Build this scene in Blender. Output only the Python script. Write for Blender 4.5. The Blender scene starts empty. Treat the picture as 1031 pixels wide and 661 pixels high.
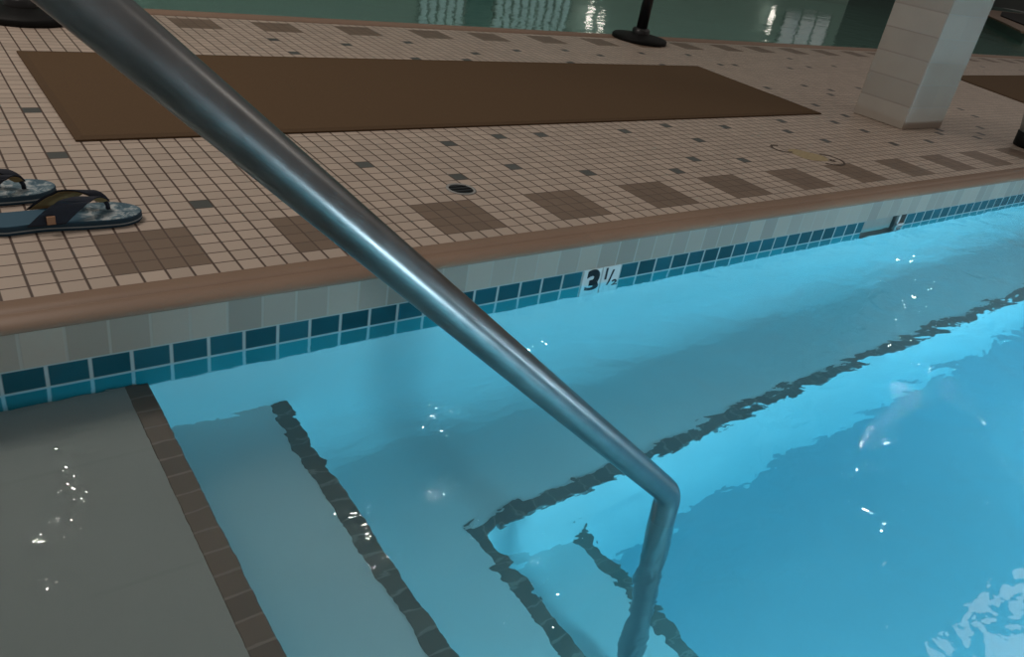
import bpy, bmesh, math, random
from mathutils import Vector, Matrix
random.seed(7)
T = 0.05                      # one deck tile, in metres; all plans below are in tiles
scene = bpy.context.scene
COL = scene.collection
ZB = -1.87                    # top of the teal tile band
ZW = -2.88                    # water level
VF = -1.85                    # pool wall face
VB = -10.8                    # bench edge
US = [.35, 6.25, 12.3, 18.9]; ZS = [-4.1, -8.6, -13.1, -17.6]   # step edges and tread levels

# ------------------------------------------------------------------ helpers
def V(u, v, z): return Vector((u*T, v*T, z*T))

def link(name, me, mat=None, parent=None):
    o = bpy.data.objects.new(name, me); COL.objects.link(o)
    if mat is not None:
        for m in (mat if isinstance(mat, (list, tuple)) else [mat]): me.materials.append(m)
    if parent is not None: o.parent = parent
    return o

def from_bm(name, bm, mat=None, parent=None, smooth=False):
    bmesh.ops.recalc_face_normals(bm, faces=bm.faces[:])
    me = bpy.data.meshes.new(name); bm.to_mesh(me); bm.free()
    if smooth:
        for p in me.polygons: p.use_smooth = True
    return link(name, me, mat, parent)

def box(bm, a, b, mi=0):
    (x0, y0, z0), (x1, y1, z1) = a, b
    vs = [bm.verts.new(V(x, y, z)) for z in (z0, z1) for y in (y0, y1) for x in (x0, x1)]
    for f in ((0,1,3,2),(4,6,7,5),(0,4,5,1),(2,3,7,6),(0,2,6,4),(1,5,7,3)):
        bm.faces.new([vs[i] for i in f]).material_index = mi
    return vs

def quad(bm, pts, mi=0):
    f = bm.faces.new([bm.verts.new(V(*p)) for p in pts]); f.material_index = mi; return f

def bevel(bm, w, seg=2):
    bmesh.ops.bevel(bm, geom=bm.edges[:], offset=w*T, segments=seg, affect='EDGES', profile=0.5)

def prism(bm, pts, z0, z1):
    lo = [bm.verts.new(V(x, y, z0)) for x, y in pts]; hi = [bm.verts.new(V(x, y, z1)) for x, y in pts]
    n = len(pts)
    bm.faces.new(lo[::-1]); bm.faces.new(hi)
    for i in range(n): bm.faces.new((lo[i], lo[(i+1) % n], hi[(i+1) % n], hi[i]))

def extrude_profile(bm, prof, u0, u1, flip=False, n=1):
    rows = []
    for k in range(n+1):
        u = u0+(u1-u0)*k/n
        rows.append([bm.verts.new(V(u, v, z)) for v, z in prof])
    for a, b in zip(rows, rows[1:]):
        for i in range(len(prof)-1): bm.faces.new((a[i], a[i+1], b[i+1], b[i]))

def lathe(bm, prof, c, seg=48):
    rings = []
    for r, z in prof:
        if r < 1e-6: rings.append([bm.verts.new(V(c[0], c[1], c[2]+z))])
        else: rings.append([bm.verts.new(V(c[0]+r*math.cos(2*math.pi*i/seg), c[1]+r*math.sin(2*math.pi*i/seg), c[2]+z)) for i in range(seg)])
    for a, b in zip(rings, rings[1:]):
        if len(a) == 1 and len(b) == 1: continue
        for i in range(seg):
            j = (i+1) % seg
            if len(a) == 1: bm.faces.new((a[0], b[j], b[i]))
            elif len(b) == 1: bm.faces.new((a[i], a[j], b[0]))
            else: bm.faces.new((a[i], a[j], b[j], b[i]))

def fillet(pts, rad, n=12):
    pts = [Vector(p) for p in pts]; out = [pts[0]]
    for i in range(1, len(pts)-1):
        p, r = pts[i], rad[i-1]
        a = (pts[i-1]-p).normalized(); b = (pts[i+1]-p).normalized()
        ang = a.angle(b); d = r/math.tan(ang/2)
        d = min(d, 0.48*(pts[i-1]-p).length, 0.48*(pts[i+1]-p).length); r2 = d*math.tan(ang/2)
        bis = (a+b).normalized(); c = p+bis*(r2/math.sin(ang/2))
        s, e = p+a*d-c, p+b*d-c
        tot = s.angle(e); ax = s.cross(e).normalized()
        for k in range(n+1): out.append(c+Matrix.Rotation(tot*k/n, 3, ax)@s)
    out.append(pts[-1]); return out

def tube(bm, path, r, seg=32, cap=True):
    path = [Vector(p) for p in path]; rings = []; nrm = None
    for i, p in enumerate(path):
        t = (path[min(i+1, len(path)-1)]-path[max(i-1, 0)]).normalized()
        if nrm is None:
            nrm = t.orthogonal().normalized()
        nrm = (nrm-t*nrm.dot(t)).normalized(); bi = t.cross(nrm)
        rr = r[i] if isinstance(r, (list, tuple)) else r
        rings.append([bm.verts.new((p+(nrm*math.cos(2*math.pi*k/seg)+bi*math.sin(2*math.pi*k/seg))*rr)*T) for k in range(seg)])
    for a, b in zip(rings, rings[1:]):
        for k in range(seg): bm.faces.new((a[k], a[(k+1) % seg], b[(k+1) % seg], b[k]))
    if cap: bm.faces.new(rings[0][::-1]); bm.faces.new(rings[-1])

def structure(o): o['kind'] = 'structure'; return o
def tag(o, label, cat, group=None):
    o['label'] = label; o['category'] = cat
    if group: o['group'] = group
    return o
def empty(name, u, v, z=0, rz=0):
    o = bpy.data.objects.new(name, None); COL.objects.link(o)
    o.location = V(u, v, z); o.rotation_euler = (0, 0, rz); o.empty_display_size = 0.05; return o

# ------------------------------------------------------------------ materials
class NT:
    def __init__(s, name):
        s.m = bpy.data.materials.new(name); s.m.use_nodes = True
        s.t = s.m.node_tree; s.b = s.t.nodes['Principled BSDF']; s.out = s.t.nodes['Material Output']
    def n(s, typ, **k):
        x = s.t.nodes.new(typ)
        for a, b in k.items(): setattr(x, a, b)
        return x
    def l(s, a, b): s.t.links.new(a, b)
    def math(s, op, a, b=None, c=None, clamp=False):
        x = s.n('ShaderNodeMath', operation=op, use_clamp=clamp)
        for i, q in enumerate((a, b, c)):
            if q is None: continue
            if isinstance(q, (int, float)): x.inputs[i].default_value = q
            else: s.l(q, x.inputs[i])
        return x.outputs[0]
    def mix(s, f, a, b, blend='MIX'):
        x = s.n('ShaderNodeMix', data_type='RGBA', blend_type=blend)
        for i, q in ((0, f), (6, a), (7, b)):
            if isinstance(q, (int, float)): x.inputs[i].default_value = q
            elif isinstance(q, tuple): x.inputs[i].default_value = (*q, 1) if len(q) == 3 else q
            else: s.l(q, x.inputs[i])
        return x.outputs[2]
    def coord(s): return s.n('ShaderNodeTexCoord').outputs['Object']
    def noise(s, vec, scale, detail=3, rough=.5, dist=0):
        x = s.n('ShaderNodeTexNoise'); s.l(vec, x.inputs['Vector'])
        x.inputs['Scale'].default_value = scale; x.inputs['Detail'].default_value = detail
        x.inputs['Roughness'].default_value = rough; x.inputs['Distortion'].default_value = dist
        return x.outputs[0]
    def set(s, **k):
        for a, b in k.items():
            i = s.b.inputs[a.replace('_', ' ')]
            if isinstance(b, (int, float)): i.default_value = b
            elif isinstance(b, tuple): i.default_value = (*b, 1) if len(b) == 3 else b
            else: s.l(b, i)
    def bump(s, h, strength, dist):
        x = s.n('ShaderNodeBump'); x.inputs['Strength'].default_value = strength; x.inputs['Distance'].default_value = dist
        s.l(h, x.inputs['Height']); s.l(x.outputs[0], s.b.inputs['Normal'])

def plain(name, col, rough=.6, metal=0, noise=.12, nscale=40, spec=.5):
    n = NT(name); c = n.coord(); f = n.noise(c, nscale)
    dark = tuple(x*(1-noise) for x in col); lite = tuple(min(1, x*(1+noise)) for x in col)
    n.set(Base_Color=n.mix(f, dark, lite), Roughness=rough, Metallic=metal, Specular_IOR_Level=spec)
    return n.m

def tiles(name, col, grout, pa, pb, ax='xy', ph=(0, 0), wa=.05, wb=.05, var=.14, rough=.45, dirt=.15, bump=.3, hue=None):
    """square tile face with grout; pa,pb pitches in tiles, wa,wb grout half widths as a share of the pitch"""
    n = NT(name); sep = n.n('ShaderNodeSeparateXYZ'); co = n.coord(); n.l(co, sep.inputs[0])
    idx = {'x': 0, 'y': 1, 'z': 2}
    a = n.math('DIVIDE', n.math('SUBTRACT', sep.outputs[idx[ax[0]]], ph[0]*T), pa*T)
    b = n.math('DIVIDE', n.math('SUBTRACT', sep.outputs[idx[ax[1]]], ph[1]*T), pb*T)
    def line(x, w):
        d = n.math('PINGPONG', x, .5)             # 0 at a joint, .5 mid tile
        mr = n.n('ShaderNodeMapRange', interpolation_type='SMOOTHSTEP'); n.l(d, mr.inputs[0])
        mr.inputs[1].default_value = w*.55; mr.inputs[2].default_value = w*1.45
        return mr.outputs[0]
    tile = n.math('MULTIPLY', line(a, wa), line(b, wb))   # 1 on tile, 0 in grout
    cx = n.n('ShaderNodeCombineXYZ'); n.l(n.math('FLOOR', a), cx.inputs[0]); n.l(n.math('FLOOR', b), cx.inputs[1])
    wn = n.n('ShaderNodeTexWhiteNoise', noise_dimensions='2D'); n.l(cx.outputs[0], wn.inputs['Vector'])
    c = n.mix(wn.outputs[0], tuple(x*(1-var) for x in col), tuple(min(1, x*(1+var)) for x in col))
    if hue: c = n.mix(n.math('MULTIPLY', wn.outputs[0], .6), c, hue)
    big = n.noise(co, 3.2, 4, .6); fine = n.noise(co, 120, 2)
    c = n.mix(n.math('MULTIPLY', big, dirt*2), c, tuple(x*.55 for x in col))
    c = n.mix(n.math('MULTIPLY', fine, .12), c, tuple(x*.6 for x in col))
    c = n.mix(tile, grout, c)
    n.set(Base_Color=c, Roughness=rough)
    if bump: n.bump(tile, bump, .0015)
    return n.m

GR = (.075, .045, .033)
M = {}
M['tile_beige'] = tiles('tile_beige', (.50, .405, .335), GR, 1, 1, wa=.052, wb=.040, var=.10)
M['tile_brown'] = tiles('tile_brown', (.20, .140, .10), (.09, .055, .04), 1, 1, wa=.04, wb=.03, var=.10)
M['tile_dark'] = tiles('tile_dark', (.085, .09, .085), GR, 1, 1, wa=.04, wb=.03, var=.15)
M['coping'] = tiles('coping_brown', (.30, .195, .135), (.24, .155, .11), 12, 40, wa=.006, wb=.002, var=.08, dirt=.35, rough=.5, bump=.1)
M['grey_tile'] = tiles('grey_riser_tile', (.40, .335, .275), (.42, .38, .33), 1.5, 50, 'xz', (.66, -25), wa=.035, wb=.0005, var=.22, rough=.35)
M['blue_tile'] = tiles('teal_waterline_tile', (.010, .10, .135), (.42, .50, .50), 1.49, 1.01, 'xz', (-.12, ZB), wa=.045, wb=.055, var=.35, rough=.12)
M['blue_tile_lit'] = tiles('teal_submerged_tile_lit', (.018, .25, .28), (.45, .55, .56), 1.49, 1.52, 'xz', (-.12, ZW), wa=.045, wb=.05, var=.25, rough=.12)  # lighter teal than the row above: pool lamp light put into the colour
M['plaster'] = plain('pool_plaster', (.74, .78, .77), .8, noise=.06, nscale=6)
M['floor_plaster'] = plain('pool_floor_plaster', (.50, .58, .62), .8, noise=.08, nscale=5)
M['tread'] = tiles('step_plaster', (.50, .52, .50), (.43, .45, .43), 6, 6, wa=.014, wb=.014, var=.05, rough=.8, dirt=.2, bump=0)
M['nosing'] = tiles('nosing_tile_brown', (.21, .150, .115), (.31, .25, .205), 50, 1, wa=.0005, wb=.05, var=.16, ph=(25.3, .2))
M['nosing_b'] = tiles('nosing_tile_brown_bench', (.21, .165, .14), (.30, .25, .21), 1, 50, wa=.05, wb=.0005, var=.16, ph=(.2, 25.3))
M['mat'] = plain('brown_matting', (.105, .064, .034), .9, noise=.22, nscale=260, spec=.2)
M['mat_edge'] = plain('brown_mat_binding', (.092, .056, .030), .85, noise=.15, nscale=200, spec=.2)
M['black'] = plain('black_rubber', (.004, .004, .004), .6, spec=.2)
M['black_metal'] = plain('black_powder_coat', (.008, .008, .009), .35)
M['white_plastic'] = plain('white_plastic', (.62, .62, .60), .4, noise=.05)
M['grey_plastic'] = plain('grey_plastic', (.30, .30, .29), .5, noise=.08)
M['flap'] = plain('skimmer_flap_grey', (.30, .29, .26), .5)
M['white_tile'] = plain('white_glazed_tile', (.72, .75, .74), .2, noise=.05)
M['ink'] = plain('black_glaze', (.008, .01, .015), .3)
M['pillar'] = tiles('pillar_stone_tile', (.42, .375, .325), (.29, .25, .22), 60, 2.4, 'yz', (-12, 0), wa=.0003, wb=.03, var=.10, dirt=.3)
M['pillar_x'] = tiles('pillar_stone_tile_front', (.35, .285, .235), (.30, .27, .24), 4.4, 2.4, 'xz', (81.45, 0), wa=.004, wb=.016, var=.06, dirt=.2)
M['wall'] = plain('dim_wall_paint', (.30, .42, .37), .7)
M['wall_dark'] = plain('dark_wall_paint', (.03, .035, .033), .7)
M['far_plaster'] = plain('green_pool_plaster', (.27, .52, .44), .8)
M['far_wall'] = plain('far_pool_wall', (.18, .24, .21), .6)
M['marking'] = plain('worn_yellow_paint', (.36, .285, .165), .7, noise=.35, nscale=60)
M['marking_dark'] = plain('worn_dark_paint', (.07, .05, .04), .7, noise=.3, nscale=60)

n = NT('brushed_steel'); co = n.coord(); f = n.noise(co, 35, 4)
n.set(Base_Color=n.mix(f, (.17, .175, .18), (.25, .255, .26)), Metallic=1.0, Roughness=n.math('MULTIPLY_ADD', f, .16, .24))
M['steel'] = n.m
n = NT('window_glow'); n.set(Base_Color=(.2, .3, .3), Emission_Color=(.45, .68, .66), Emission_Strength=.32); M['glow'] = n.m
n = NT('window_glow_pale'); f = n.noise(n.coord(), 3, 2); n.set(Base_Color=(.2, .2, .2), Emission_Color=n.mix(f, (.12, .22, .30), (.75, .72, .62)), Emission_Strength=.4); M['glow_pale'] = n.m
M['panel_teal'] = plain('panel_dark_teal', (.01, .16, .15), .5)
n = NT('lamp_globe'); n.set(Base_Color=(.9, .9, .9), Emission_Color=(1, .95, .85), Emission_Strength=14); M['globe'] = n.m

SCAT = .28
def water(name, absorb, dens, amp):
    n = NT(name); t = n.t; t.nodes.remove(n.b)
    g = n.n('ShaderNodeBsdfGlass'); g.inputs['IOR'].default_value = 1.333; g.inputs['Roughness'].default_value = 0
    g.inputs['Color'].default_value = (.97, 1, 1, 1)
    co = n.coord(); mp = n.n('ShaderNodeMapping'); n.l(co, mp.inputs[0])
    mp.inputs['Rotation'].default_value = (0, 0, .5); mp.inputs['Scale'].default_value = (1, 1.5, 1)
    a = n.noise(mp.outputs[0], 6.0, 2, .45, .6); b = n.noise(mp.outputs[0], 21, 2, .5, .4); c = n.noise(mp.outputs[0], 1.6, 1)
    h = n.math('MULTIPLY_ADD', b, .12, a); d = n.noise(mp.outputs[0], 60, 1); h = n.math('MULTIPLY_ADD', d, .010, h); h = n.math('MULTIPLY_ADD', c, 2.0, h)
    bp = n.n('ShaderNodeBump'); bp.inputs['Strength'].default_value = 1; bp.inputs['Distance'].default_value = amp
    n.l(h, bp.inputs['Height']); n.l(bp.outputs[0], g.inputs['Normal'])
    n.l(g.outputs[0], n.out.inputs['Surface'])
    if dens:
        va = n.n('ShaderNodeVolumeAbsorption'); va.inputs['Color'].default_value = (*absorb, 1); va.inputs['Density'].default_value = dens
        vs = n.n('ShaderNodeVolumeScatter'); vs.inputs['Color'].default_value = (.55, .92, 1, 1); vs.inputs['Density'].default_value = SCAT
        ad = n.n('ShaderNodeAddShader'); n.l(va.outputs[0], ad.inputs[0]); n.l(vs.outputs[0], ad.inputs[1])
        n.l(ad.outputs[0], n.out.inputs['Volume'])
    return n.m
M['water'] = water('pool_water_clear', (.24, .84, .95), 1.0, .008)
M['water_far'] = water('pool_water_green', (.2, .8, .7), 0, .004)

# ------------------------------------------------------------------ deck floor
darks = {(16,11),(24,14),(21,8),(29,15),(33,15),(26,9),(31,7),(48,12),(43,8),(39,6),(48,7),(62,13),(65,16),(73,15),(64,10),(78,17),(74,12),(73,8),(80,8),
 (78,28),(87,29),(90,27),(87,25),(98,28),(78,21),(96,38),(102,39),(110,40),(104,44),(117,25),(107,18),(105,15),(98,11),(94,9),(91,8),(88,11),(86,10),
 (51,43),(59,44),(63,42),(72,44),(81,44),(85,39),(82,39),(42,15),(48,16),(55,15),(55,38),(59,37),(70,38),(23,44),(23,39),(30,43),(38,45),(35,38),(41,38),(44,41),
 (0,23),(0,15),(5,7)}
for i in range(60):                                   # the same sprinkling goes on beyond what was counted
    darks.add((random.choice([random.randint(-60, -8), random.randint(122, 230)]), random.randint(6, 46)))
far_start = [round(15.5+8.7*k) for k in range(-8, 25)]
def cell(u, v):
    if 1 <= v <= 4 and v >= 0 and u % 8 < 4: return 1
    if 48 <= v <= 51 and any(s <= u < s+4 for s in far_start): return 1
    if (u, v) in darks: return 2
    return 0
verts, faces, mi, vid = [], [], [], {}
def gv(u, v):
    if (u, v) not in vid: vid[(u, v)] = len(verts); verts.append(tuple(V(u, v, 0)))
    return vid[(u, v)]
for u in range(-60, 250):
    for v in range(0, 53):
        faces.append((gv(u, v), gv(u+1, v), gv(u+1, v+1), gv(u, v+1))); mi.append(cell(u, v))
for u in range(-60, -16):
    for v in range(-46, 0):
        faces.append((gv(u, v), gv(u+1, v), gv(u+1, v+1), gv(u, v+1))); mi.append(0)
for u in range(-16, 250):
    for v in range(-58, -48):
        faces.append((gv(u, v), gv(u+1, v), gv(u+1, v+1), gv(u, v+1))); mi.append(0)
me = bpy.data.meshes.new('floor'); me.from_pydata(verts, [], faces)
for p, k in zip(me.polygons, mi): p.material_index = k
structure(link('floor', me, [M['tile_beige'], M['tile_brown'], M['tile_dark']]))

# coping: flat lip, shallow groove, rounded nose
bm = bmesh.new()
extrude_profile(bm, [(0, 0), (0, .04), (-.92, .04), (-.97, .0), (-1.03, .0), (-1.08, .03), (-1.35, 0), (-1.6, -.06), (-1.78, -.16), (-1.88, -.28), (-1.88, -.34), (-1.8, -.34)], -16, 250)
o = structure(from_bm('trim_1', bm, M['coping'], smooth=True))
bm = bmesh.new()
extrude_profile(bm, [(53, 0), (53, .04), (55.6, .04), (56.1, -.05), (56.4, -.3), (56.4, -.5), (56.2, -.5)], -60, 250)
structure(from_bm('trim_2', bm, M['coping'], smooth=True))
bm = bmesh.new()
box(bm, (-16, -46, -.5), (-13.9, -.0, .04)); bevel(bm, .12)
structure(from_bm('trim_3', bm, M['coping']))
bm = bmesh.new(); box(bm, (-13.9, -48, -.5), (250, -45.9, .04)); bevel(bm, .12)
structure(from_bm('trim_4', bm, M['coping']))

# ------------------------------------------------------------------ near pool shell
SK0, SK1 = 53.0, 59.4                                 # skimmer mouth
bm = bmesh.new(); quad(bm, [(-14, VF, -.3), (250, VF, -.3), (250, VF, ZB), (-14, VF, ZB)])
structure(from_bm('grey_tile_band', bm, M['grey_tile']))
bm = bmesh.new()
DM0, DM1 = 23.72, 26.70                               # depth marker takes the place of two tiles
for a, b in ((-14, DM0), (DM1, SK0), (SK1, 250)):
    quad(bm, [(a, VF, ZB), (b, VF, ZB), (b, VF, ZW), (a, VF, ZW)])
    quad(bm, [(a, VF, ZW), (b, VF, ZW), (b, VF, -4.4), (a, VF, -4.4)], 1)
structure(from_bm('waterline_tile_band', bm, [M['blue_tile'], M['blue_tile_lit']]))
bm = bmesh.new()
quad(bm, [(-14, VF, -4.4), (250, VF, -4.4), (250, VF, -23), (-14, VF, -23)])
CR = 2.6                                              # cove where the wall meets the bench
extrude_profile(bm, [(VF-CR*(1-math.cos(a*math.pi/24)), ZS[2]+CR*(1-math.sin(a*math.pi/24))) for a in range(0, 13)], US[1], 250)
quad(bm, [(-14, -46, -.4), (-14, VF, -.4), (-14, VF, -23), (-14, -46, -23)])
quad(bm, [(-14, -46, -.4), (250, -46, -.4), (250, -46, -23), (-14, -46, -23)])
quad(bm, [(250, -46, -.4), (250, VF, -.4), (250, VF, -23), (250, -46, -23)])
structure(from_bm('pool_wall', bm, M['plaster']))
bm = bmesh.new(); quad(bm, [(-14, -46, -23), (250, -46, -23), (250, VF, -23), (-14, VF, -23)])
structure(from_bm('pool_floor', bm, M['floor_plaster']))

bm = bmesh.new()
prev = -14
for i, (u, z) in enumerate(zip(US, ZS)):
    box(bm, (prev, -46, -23), (u, VB if i == 3 else VF, z)); prev = u
steps = structure(from_bm('pool_steps', bm, [M['tread'], M['plaster']]))
for p in steps.data.polygons: p.material_index = 0 if p.center.x < US[0]*T+.001 else 1
bm = bmesh.new(); box(bm, (US[2], VB, -23), (250, VF, ZS[2]))
bench = structure(from_bm('pool_bench', bm, M['plaster']))
NW = .85
def nosing(u0, v0, u1, v1, z, mat, par):
    bm = bmesh.new(); box(bm, (u0, v0, z-.12), (u1, v1, z+.03)); bevel(bm, .03, 1)
    return from_bm('step_nosing', bm, mat, par)
nosing(US[0]-NW, -46, US[0]+.03, VF, ZS[0], M['nosing'], steps)
nosing(US[1]-NW, -46, US[1]+.03, VF, ZS[1], M['nosing'], steps)
nosing(US[2]-NW, -46, US[2]+.03, VB, ZS[2], M['nosing'], steps)
nosing(US[3]-NW, -46, US[3]+.03, VB, ZS[3], M['nosing'], steps)
nosing(US[2]-NW, VB-.03, 250, VB+NW, ZS[2], M['nosing_b'], bench)

# water body: closed volume so that light is absorbed on its way through
bm = bmesh.new(); box(bm, (-14.2, -46.2, -23.3), (250.2, -.3, ZW))
structure(from_bm('pool_water', bm, M['water']))

# ------------------------------------------------------------------ far pool and hall
bm = bmesh.new()
quad(bm, [(-60, 56.3, -20), (600, 56.3, -20), (600, 240, -20), (-60, 240, -20)])
structure(from_bm('far_pool_floor', bm, M['far_plaster']))
bm = bmesh.new()
quad(bm, [(-60, 56.3, -.4), (250, 56.3, -.4), (250, 56.3, -20), (-60, 56.3, -20)])
structure(from_bm('far_pool_wall', bm, M['far_wall']))
bm = bmesh.new()
quad(bm, [(-60, 56.3, ZW), (600, 56.3, ZW), (600, 240, ZW), (-60, 240, ZW)])
structure(from_bm('far_pool_water', bm, M['water_far']))
bm = bmesh.new(); box(bm, (-60, 160, -20), (300, 164, 90))
structure(from_bm('wall_back', bm, M['wall']))
bm = bmesh.new(); box(bm, (300, 235, -20), (1600, 240, 90)); box(bm, (300, 164, -20), (304, 235, 90))
structure(from_bm('wall_right', bm, M['wall_dark']))
def window(name, u0, u1, z0, z1, nu, nz, mat):
    bm = bmesh.new()
    for k in range(nu+1): u = u0+(u1-u0)*k/nu; box(bm, (u-.3, 159.2, z0), (u+.3, 160, z1))
    for k in range(nz+1): z = z0+(z1-z0)*k/nz; box(bm, (u0, 159.3, z-.25), (u1, 160, z+.25))
    f = structure(from_bm(name, bm, M['far_wall']))
    bm = bmesh.new(); quad(bm, [(u0, 159.7, z0), (u1, 159.7, z0), (u1, 159.7, z1), (u0, 159.7, z1)]); from_bm('window_pane', bm, mat, f)
window('window_1', 107, 121, 3, 30, 5, 5, M['glow'])
window('window_2', 131, 158, 3, 30, 9, 5, M['glow'])
window('window_3', 262, 292, 4, 26, 3, 2, M['glow_pale'])
bm = bmesh.new(); box(bm, (121.8, 159.4, -1), (130.2, 160.2, 42)); structure(from_bm('dark_panel_1', bm, M['panel_teal']))  # stand-in panel for the darker stretch of wall mirrored in the far pool
isl = [(318, 99), (350, 120), (386, 146), (427, 164), (1400, 233), (1400, 58), (340, 58)]
bm = bmesh.new(); prism(bm, isl, -20, -.6); structure(from_bm('far_deck_wall', bm, M['far_wall']))
bm = bmesh.new(); prism(bm, [(u-1.5, v+1.5) for u, v in isl], -.6, .05); structure(from_bm('far_deck', bm, M['coping']))
bm = bmesh.new(); prism(bm, [(u+5, v-4) for u, v in isl[:4]]+[(1400, 230), (1400, 60), (360, 62)], .06, .5); structure(from_bm('far_deck_matting', bm, M['black']))

# ------------------------------------------------------------------ pillar
bm = bmesh.new(); box(bm, (81.45, 12.2, 0), (90.0, 18.4, 90)); bevel(bm, .08, 1)
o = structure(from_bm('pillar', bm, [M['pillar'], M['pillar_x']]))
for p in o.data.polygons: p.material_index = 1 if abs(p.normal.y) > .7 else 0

# ------------------------------------------------------------------ handrail
root = empty('handrail', 15.2, -18.3, ZS[3])
tag(root, 'stainless steel tube handrail sloping down into the pool over the steps', 'handrail')
def rel(o): o.matrix_parent_inverse = root.matrix_world.inverted() if False else Matrix.Translation(-root.location); return o
vr = -17.4
path = fillet([(-10.5, -17.26, ZS[0]), (-10.5, -17.26, 20.34), (14.1, -17.95, -1.63), (14.9, -18.3, ZS[3])], [3.0, 1.15], 16)
bm = bmesh.new(); tube(bm, path, .475, 40)
rel(from_bm('rail_tube', bm, M['steel'], root, smooth=True))
for (u, v, z) in ((14.9, -18.3, ZS[3]), (-10.5, -17.26, ZS[0])):
    bm = bmesh.new(); lathe(bm, [(0, .02), (1.1, .02), (1.1, .12), (.8, .35), (.5, .42), (.47, .42)], (u, v, z))
    rel(from_bm('base_flange', bm, M['steel'], root, smooth=True))

# ------------------------------------------------------------------ floor mats
def mat_thing(pts, label):
    cx = sum(p[0] for p in pts)/4; cy = sum(p[1] for p in pts)/4
    r = empty('floor_mat', cx, cy)
    tag(r, label, 'mat', 'brown mats on the pool deck')
    inn = []
    for i, p in enumerate(pts):
        a = (Vector(pts[i-1])-Vector(p)).normalized(); b = (Vector(pts[(i+1) % 4])-Vector(p)).normalized()
        q = Vector(p)+(a+b)*.45; inn.append((q.x-cx, q.y-cy))
    out = [(p[0]-cx, p[1]-cy) for p in pts]
    bm = bmesh.new(); prism(bm, inn, .02, .2); from_bm('mat_surface', bm, M['mat'], r)
    bm = bmesh.new()
    lo = [bm.verts.new(V(x, y, .01)) for x, y in out]; hi = [bm.verts.new(V(x, y, .12)) for x, y in out]; up = [bm.verts.new(V(x, y, .21)) for x, y in inn]
    for i in range(4):
        j = (i+1) % 4
        bm.faces.new((lo[i], lo[j], hi[j], hi[i])); bm.faces.new((hi[i], hi[j], up[j], up[i]))
    from_bm('mat_border', bm, M['mat_edge'], r)
mat_thing([(1.75, 17.5), (74.9, 18.2), (76.2, 38.0), (1.65, 37.4)], 'long dark brown runner mat lying across the tiled deck behind the handrail')
mat_thing([(131.3, 20.4), (172, 16.0), (178, 37.3), (138.3, 35.9)], 'dark brown mat partly in view to the right of the tiled pillar')

# ------------------------------------------------------------------ stanchions
def stanchion(u, v, label):
    r = empty('stanchion', u, v); tag(r, label, 'stanchion', 'black stanchions on the deck')
    bm = bmesh.new(); lathe(bm, [(0, .02), (3.85, .02), (3.9, .12), (3.9, .45), (3.75, .62), (2.4, .82), (1.2, .98), (0, 1.0)], (0, 0, 0), 64)
    from_bm('base', bm, M['black'], r, smooth=True)
    bm = bmesh.new(); lathe(bm, [(1.25, .95), (1.25, 1.5), (1.05, 1.7), (.76, 1.75)], (0, 0, 0)); from_bm('collar', bm, M['black_metal'], r, smooth=True)
    bm = bmesh.new(); lathe(bm, [(0, .9), (.76, .9), (.76, 18.6), (0, 18.6)], (0, 0, 0)); from_bm('pole', bm, M['black_metal'], r, smooth=True)
    bm = bmesh.new(); lathe(bm, [(.76, 18.3), (1.05, 18.4), (1.05, 20.0), (.7, 20.4), (0, 20.5)], (0, 0, 0)); from_bm('belt_head', bm, M['black_metal'], r, smooth=True)
stanchion(79.5, 52.3, 'black stanchion with a round base beside the far pool edge, behind the brown mat')
stanchion(3.7, 49.2, 'black round stanchion base at the upper left, behind the handrail top')

# ------------------------------------------------------------------ floor drain
r = empty('floor_drain', 20.45, 6.55); tag(r, 'small round black floor drain set in the tiles behind a brown square', 'drain')
bm = bmesh.new(); lathe(bm, [(.92, .01), (.92, .05), (.78, .06), (.74, .02)], (0, 0, 0)); from_bm('drain_rim', bm, M['grey_plastic'], r, smooth=True)
bm = bmesh.new(); lathe(bm, [(.76, .03), (.1, .025), (0, .025)], (0, 0, 0)); from_bm('drain_well', bm, M['ink'], r)
bm = bmesh.new()
for k in (-.4, 0, .4):
    h = math.sqrt(.72**2-k*k); box(bm, (-h, k-.06, .03), (h, k+.06, .05))
from_bm('drain_grate', bm, M['black'], r)

# ------------------------------------------------------------------ worn floor marking
r = empty('floor_marking', 57.3, 7.4); tag(r, 'worn yellow painted mark with dark curled ends on the deck tiles before the pillar', 'marking')
bm = bmesh.new()
ax = Vector((1.9, -2.6)).normalized(); px = Vector((-ax.y, ax.x)); pts = []
for i in range(32):
    a = 2*math.pi*i/32; q = ax*(1.75*math.cos(a))+px*(1.35*math.sin(a)*(1+.15*math.sin(3*a))); pts.append((q.x, q.y))
prism(bm, pts, .004, .02); from_bm('yellow_patch', bm, M['marking'], r)
def curl(c, rad, a0, a1, w=.11):
    bm = bmesh.new(); rows = []
    for i in range(17):
        a = math.radians(a0+(a1-a0)*i/16)
        rows.append([bm.verts.new(V(c[0]+(rad+s*w)*math.cos(a), c[1]+(rad+s*w)*math.sin(a), .026)) for s in (-1, 1)])
    for p, q in zip(rows, rows[1:]): bm.faces.new((p[0], p[1], q[1], q[0]))
    from_bm('dark_curl', bm, M['marking_dark'], r)
curl((-1.3, 1.9), .95, 60, 290); curl((1.1, -1.2), 1.5, -150, 60); curl((1.35, -1.6), .22, 0, 360, .1)

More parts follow.
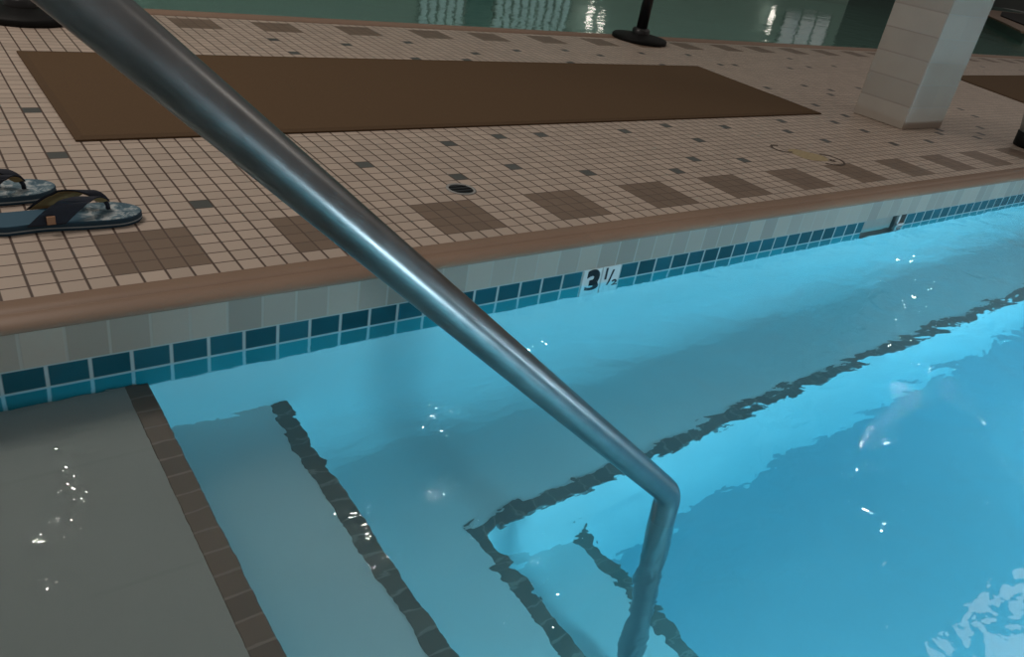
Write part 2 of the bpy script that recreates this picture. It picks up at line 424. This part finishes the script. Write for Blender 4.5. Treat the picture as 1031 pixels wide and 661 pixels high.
# ------------------------------------------------------------------ bucket at the right
r = empty('bucket', 95.9, 4.2); tag(r, 'white-rimmed bucket with black foot cut off by the right edge of the view', 'bucket')
bm = bmesh.new(); lathe(bm, [(0, .02), (1.95, .02), (2.05, .15), (2.1, 1.6), (0, 1.6)], (0, 0, 0)); from_bm('foot', bm, M['black'], r, smooth=True)
bm = bmesh.new(); lathe(bm, [(0, 1.65), (2.0, 1.62), (2.55, 4.7), (2.4, 4.7), (1.9, 1.9), (0, 1.9)], (0, 0, 0)); from_bm('body', bm, M['grey_plastic'], r, smooth=True)
bm = bmesh.new(); lathe(bm, [(2.4, 4.55), (2.75, 4.55), (2.8, 4.75), (2.75, 5.6), (2.5, 5.65), (2.4, 5.5)], (0, 0, 0)); from_bm('rim', bm, M['white_plastic'], r, smooth=True)

# ------------------------------------------------------------------ depth marker
r = empty('depth_marker', DM0, VF, ZB); tag(r, 'white depth marker tiles reading 3 1/2 on the teal waterline band', 'sign')
w = (DM1-DM0)/2
for k in (0, 1):
    bm = bmesh.new(); box(bm, (k*w+.03, -.05, -2.53), (k*w+w-.03, .1, -.0)); bevel(bm, .03, 1); from_bm('marker_tile', bm, M['white_tile'], r)
def text(s, size, u, z, name, off=.0, shear=0):
    c = bpy.data.curves.new('glyph', 'FONT'); c.body = s; c.size = size*T; c.extrude = .012*T; c.offset = off*T; c.align_x = 'CENTER'; c.shear = shear
    tmp = bpy.data.objects.new('glyph', c); COL.objects.link(tmp)
    dg = bpy.context.evaluated_depsgraph_get(); me = bpy.data.meshes.new_from_object(tmp.evaluated_get(dg))
    bpy.data.objects.remove(tmp)
    o = link(name, me, None, r); me.materials.clear(); me.materials.append(M['ink'])
    o.location = V(u, -.065, z); o.rotation_euler = (math.pi/2, 0, 0)
    return o
o = text('3', 2.3, w*.56, -1.70, 'numeral', .10)
o = text('1', 1.05, w+.34, -.80, 'numeral', .02)
o = text('/', 1.75, w+.72, -1.45, 'fraction_bar', .0)
o = text('2', 1.0, w+1.16, -1.62, 'numeral', .02)

# ------------------------------------------------------------------ skimmer mouth
r = empty('skimmer', SK0, VF, ZB); tag(r, 'rectangular grey skimmer mouth in the teal waterline band at the right', 'skimmer')
L = SK1-SK0
bm = bmesh.new()
quad(bm, [(0, 1.4, 0), (L, 1.4, 0), (L, 1.4, -2.53), (0, 1.4, -2.53)]); quad(bm, [(0, 0, 0), (L, 0, 0), (L, 1.4, 0), (0, 1.4, 0)])
quad(bm, [(0, 0, -2.53), (L, 0, -2.53), (L, 1.4, -2.53), (0, 1.4, -2.53)])
quad(bm, [(0, 0, 0), (0, 1.4, 0), (0, 1.4, -2.53), (0, 0, -2.53)]); quad(bm, [(L, 0, 0), (L, 1.4, 0), (L, 1.4, -2.53), (L, 0, -2.53)])
from_bm('throat', bm, M['grey_plastic'], r)
bm = bmesh.new(); box(bm, (.5, .45, -2.0), (L-1.2, .55, -.25)); bevel(bm, .04, 1); from_bm('weir_flap', bm, M['flap'], r)
bm = bmesh.new(); box(bm, (L-1.0, .05, -2.4), (L-.75, .25, -.05)); box(bm, (L-1.0, -.02, -1.0), (L-.05, .2, -.8)); from_bm('mouth_bracket', bm, M['white_plastic'], r)

# ------------------------------------------------------------------ flip flops
n = NT('footbed_print'); co = n.coord(); sep = n.n('ShaderNodeSeparateXYZ'); n.l(co, sep.inputs[0])
f1 = n.noise(co, 34, 4, .65, 1.2)
rmp = n.n('ShaderNodeValToRGB'); n.l(f1, rmp.inputs[0])
e = rmp.color_ramp.elements; e[0].position = .40; e[0].color = (.035, .085, .12, 1); e[1].position = .62; e[1].color = (.42, .46, .47, 1)
x = rmp.color_ramp.elements.new(.52); x.color = (.12, .19, .23, 1)
fr = n.n('ShaderNodeMapRange', interpolation_type='SMOOTHSTEP'); n.l(sep.outputs[0], fr.inputs[0]); fr.inputs[1].default_value = .2*T; fr.inputs[2].default_value = 1.0*T
n.set(Base_Color=n.mix(fr.outputs[0], (.016, .075, .125), rmp.outputs[0]), Roughness=.7); M['footbed'] = n.m
M['sole'] = plain('sole_teal_foam', (.014, .05, .085), .75)
M['stripe'] = plain('sole_pale_line', (.30, .36, .40), .7)
M['strap'] = plain('navy_webbing', (.008, .011, .022), .8, nscale=300, noise=.3)
M['lining'] = plain('strap_lining_tan', (.25, .17, .07), .8)
M['tab'] = plain('leather_tab', (.30, .15, .08), .7)

def foot_outline(k=1.0, n=56):
    # toe towards +x; half widths along the length, slightly curved like a left/right sole
    L0, L1 = -3.15, 3.1; pts = []
    def half(t):      # t 0 heel .. 1 toe
        w = .86+.20*math.sin(math.pi*min(1, max(0, (t-.35)/.75)))-.06*math.sin(math.pi*min(1, t/.6))
        end = 1
        if t < .13: end = math.sqrt(max(0, 1-((.13-t)/.13)**2))
        if t > .80: end = math.sqrt(max(0, 1-((t-.80)/.20)**2))
        return w*end
    up, dn = [], []
    for i in range(n+1):
        t = .5-.5*math.cos(math.pi*i/n); x = L0+(L1-L0)*t; b = .12*math.sin(math.pi*t)
        up.append((x*k, (b+half(t))*k)); dn.append((x*k, (b-half(t))*k))
    return up[:-1]+dn[::-1][:-1]
def ring_solid(bm, levels):
    rows = [[bm.verts.new(V(x, y, z)) for x, y in pts] for pts, z in levels]
    n = len(rows[0])
    for a, b in zip(rows, rows[1:]):
        for i in range(n): bm.faces.new((a[i], a[(i+1) % n], b[(i+1) % n], b[i]))
    bm.faces.new(rows[0][::-1]); bm.faces.new(rows[-1])
def strap_band(a, b, peak, w0, w1, thick=.06, n=14):
    """band from toe post a to side anchor b, bulging over the foot"""
    bm = bmesh.new(); rows = []
    a, b = Vector(a), Vector(b)
    for i in range(n+1):
        t = i/n; p = a.lerp(b, t); p.z += peak*math.sin(math.pi*min(1, t*1.0)**.8)
        p.y += (b.y-a.y)*.12*math.sin(math.pi*t)
        w = w0+(w1-w0)*min(1, t*1.6)
        d = Vector((1, 0, .0)) if t > .5 else Vector((1, 0, -.1))
        side = Vector((0, math.copysign(1, b.y-a.y)*.3, .9)).normalized()*thick
        rows.append([p-d*w, p+d*w*.55, p+d*w*.55+side, p-d*w+side])
    vr = [[bm.verts.new(q*T) for q in row] for row in rows]
    for r0, r1 in zip(vr, vr[1:]):
        for k in range(4): bm.faces.new((r0[k], r0[(k+1) % 4], r1[(k+1) % 4], r1[k]))
    bm.faces.new(vr[0]); bm.faces.new(vr[-1][::-1])
    return bm
def flip_flop(u, v, rz, label, mirror=1):
    r = empty('flip_flop', u, v, 0, rz); tag(r, label, 'flip-flop', 'pair of blue flip-flops')
    o = foot_outline(); fl = lambda pts: [(x, y*mirror) for x, y in pts][::mirror]
    sc = lambda k, pts: [(x*(1-(1-k)*.4), y*k) for x, y in pts]
    bm = bmesh.new(); ring_solid(bm, [(fl(sc(.97, o)), .0), (fl(o), .05), (fl(o), .13)]); from_bm('outsole', bm, M['sole'], r)
    bm = bmesh.new(); ring_solid(bm, [(fl(sc(1.012, o)), .13), (fl(sc(1.012, o)), .185)]); from_bm('pale_line', bm, M['stripe'], r)
    bm = bmesh.new(); ring_solid(bm, [(fl(o), .185), (fl(o), .36), (fl(sc(.985, o)), .40)]); from_bm('midsole', bm, M['sole'], r)
    bm = bmesh.new(); ring_solid(bm, [(fl(sc(.975, o)), .395), (fl(sc(.965, o)), .425)]); from_bm('footbed', bm, M['footbed'], r)
    post = (1.75, .28*mirror, .45)
    bm = bmesh.new(); tube(bm, [(1.75, .28*mirror, .40), (1.74, .28*mirror, .62), (1.66, .28*mirror, .80)], .1, 12); from_bm('toe_post', bm, M['strap'], r, smooth=True)
    for s, bx in ((-1, -.75), (1, -.45)):
        bm = strap_band((1.68, .28*mirror, .78), (bx, (.12+.95*s)*mirror, .36), .60, .30, .95)
        st = from_bm('strap', bm, M['strap'], r, smooth=False)
        bm = strap_band((1.66, .28*mirror, .74), (bx+.02, (.12+.92*s)*mirror, .36), .57, .26, .86, .03)
        from_bm('strap_lining', bm, M['lining'], st)
    bm = bmesh.new(); y = (.12-.98)*1.0
    box(bm, (-.95, y-.06 if mirror > 0 else y-.06, .42), (-.62, y+.03, .78)); from_bm('side_tab', bm, M['tab'], r)
flip_flop(-.62, 6.55, 0.02, 'navy and blue patterned flip-flop nearest the pool, beside a brown tile square', 1)
flip_flop(-3.55, 10.2, 0.03, 'blue flip-flop farther from the pool, only its toe end in view at left edge', -1)

# ------------------------------------------------------------------ lights
def area(name, loc, size, power, col, look=None, shape='DISK', size_y=None):
    l = bpy.data.lights.new(name, 'AREA'); l.shape = shape; l.size = size; l.energy = power; l.color = col
    if size_y: l.size_y = size_y
    o = bpy.data.objects.new(name, l); COL.objects.link(o); o.location = V(*loc)
    if look is not None: o.rotation_euler = (V(*look)-V(*loc)).to_track_quat('-Z', 'Y').to_euler()
    return o
warm = (1, .90, .80)
area('ceiling_lamp', (-24, 48, 80), 1.6, 82, warm, (10, 5, 0))
area('ceiling_lamp', (150, -25, 85), 1.6, 20, warm, (110, 10, 0))
for u, v in ((216, 24), (200, 38), (71, 36), (67, 68), (44, 57), (3, 91), (240, 66), (172, 28), (340, 160), (120, 110)):
    area('ceiling_downlight', (u, v, 80), .06, 2.2, warm, (u, v, 0))
for u, v, z in ((164.4, 157, 8.8), (250.8, 157, 4.1), (169.4, 157, 12)):
    l = bpy.data.lights.new('hall_wall_lamp', 'POINT'); l.energy = .5; l.shadow_soft_size = .05; l.color = warm
    o = bpy.data.objects.new('hall_wall_lamp', l); COL.objects.link(o); o.location = V(u, v, z)
cy = (.64, .88, 1.0)
for u, z, p in ((18, -4.6, 46), (62, -4.6, 80), (108, -4.6, 80), (155, -4.6, 80)):
    area('pool_lamp', (u, -45.6, z), .3, p, cy, (u-3, -6, -11))

w = bpy.data.worlds.new('hall'); scene.world = w; w.use_nodes = True
bg = w.node_tree.nodes['Background']; bg.inputs[0].default_value = (1, .93, .86, 1); bg.inputs[1].default_value = .20

# ------------------------------------------------------------------ camera
RIGHT = Vector((0.801620, -0.575632, 0.161409)); DOWN = Vector((-0.173421, -0.482280, -0.858680)); FWD = Vector((0.572128, 0.660343, -0.486432))
cam = bpy.data.cameras.new('camera'); camo = bpy.data.objects.new('camera', cam); COL.objects.link(camo)
cam.sensor_fit = 'HORIZONTAL'; cam.sensor_width = 36; cam.lens = 794.46666*36/1031; cam.clip_start = .02; cam.clip_end = 200
m = Matrix((( RIGHT.x, -DOWN.x, -FWD.x), (RIGHT.y, -DOWN.y, -FWD.y), (RIGHT.z, -DOWN.z, -FWD.z))).to_4x4(); m.translation = V(-5.74893, -30.66312, 16.43923)
camo.matrix_world = m; scene.camera = camo
scene.view_settings.view_transform = 'Standard'; scene.view_settings.look = 'None'
cy_ = scene.cycles; cy_.use_denoising = True; cy_.max_bounces = 14; cy_.transmission_bounces = 10; cy_.diffuse_bounces = 5
cy_.sample_clamp_indirect = 4; cy_.caustics_refractive = True; cy_.caustics_reflective = False
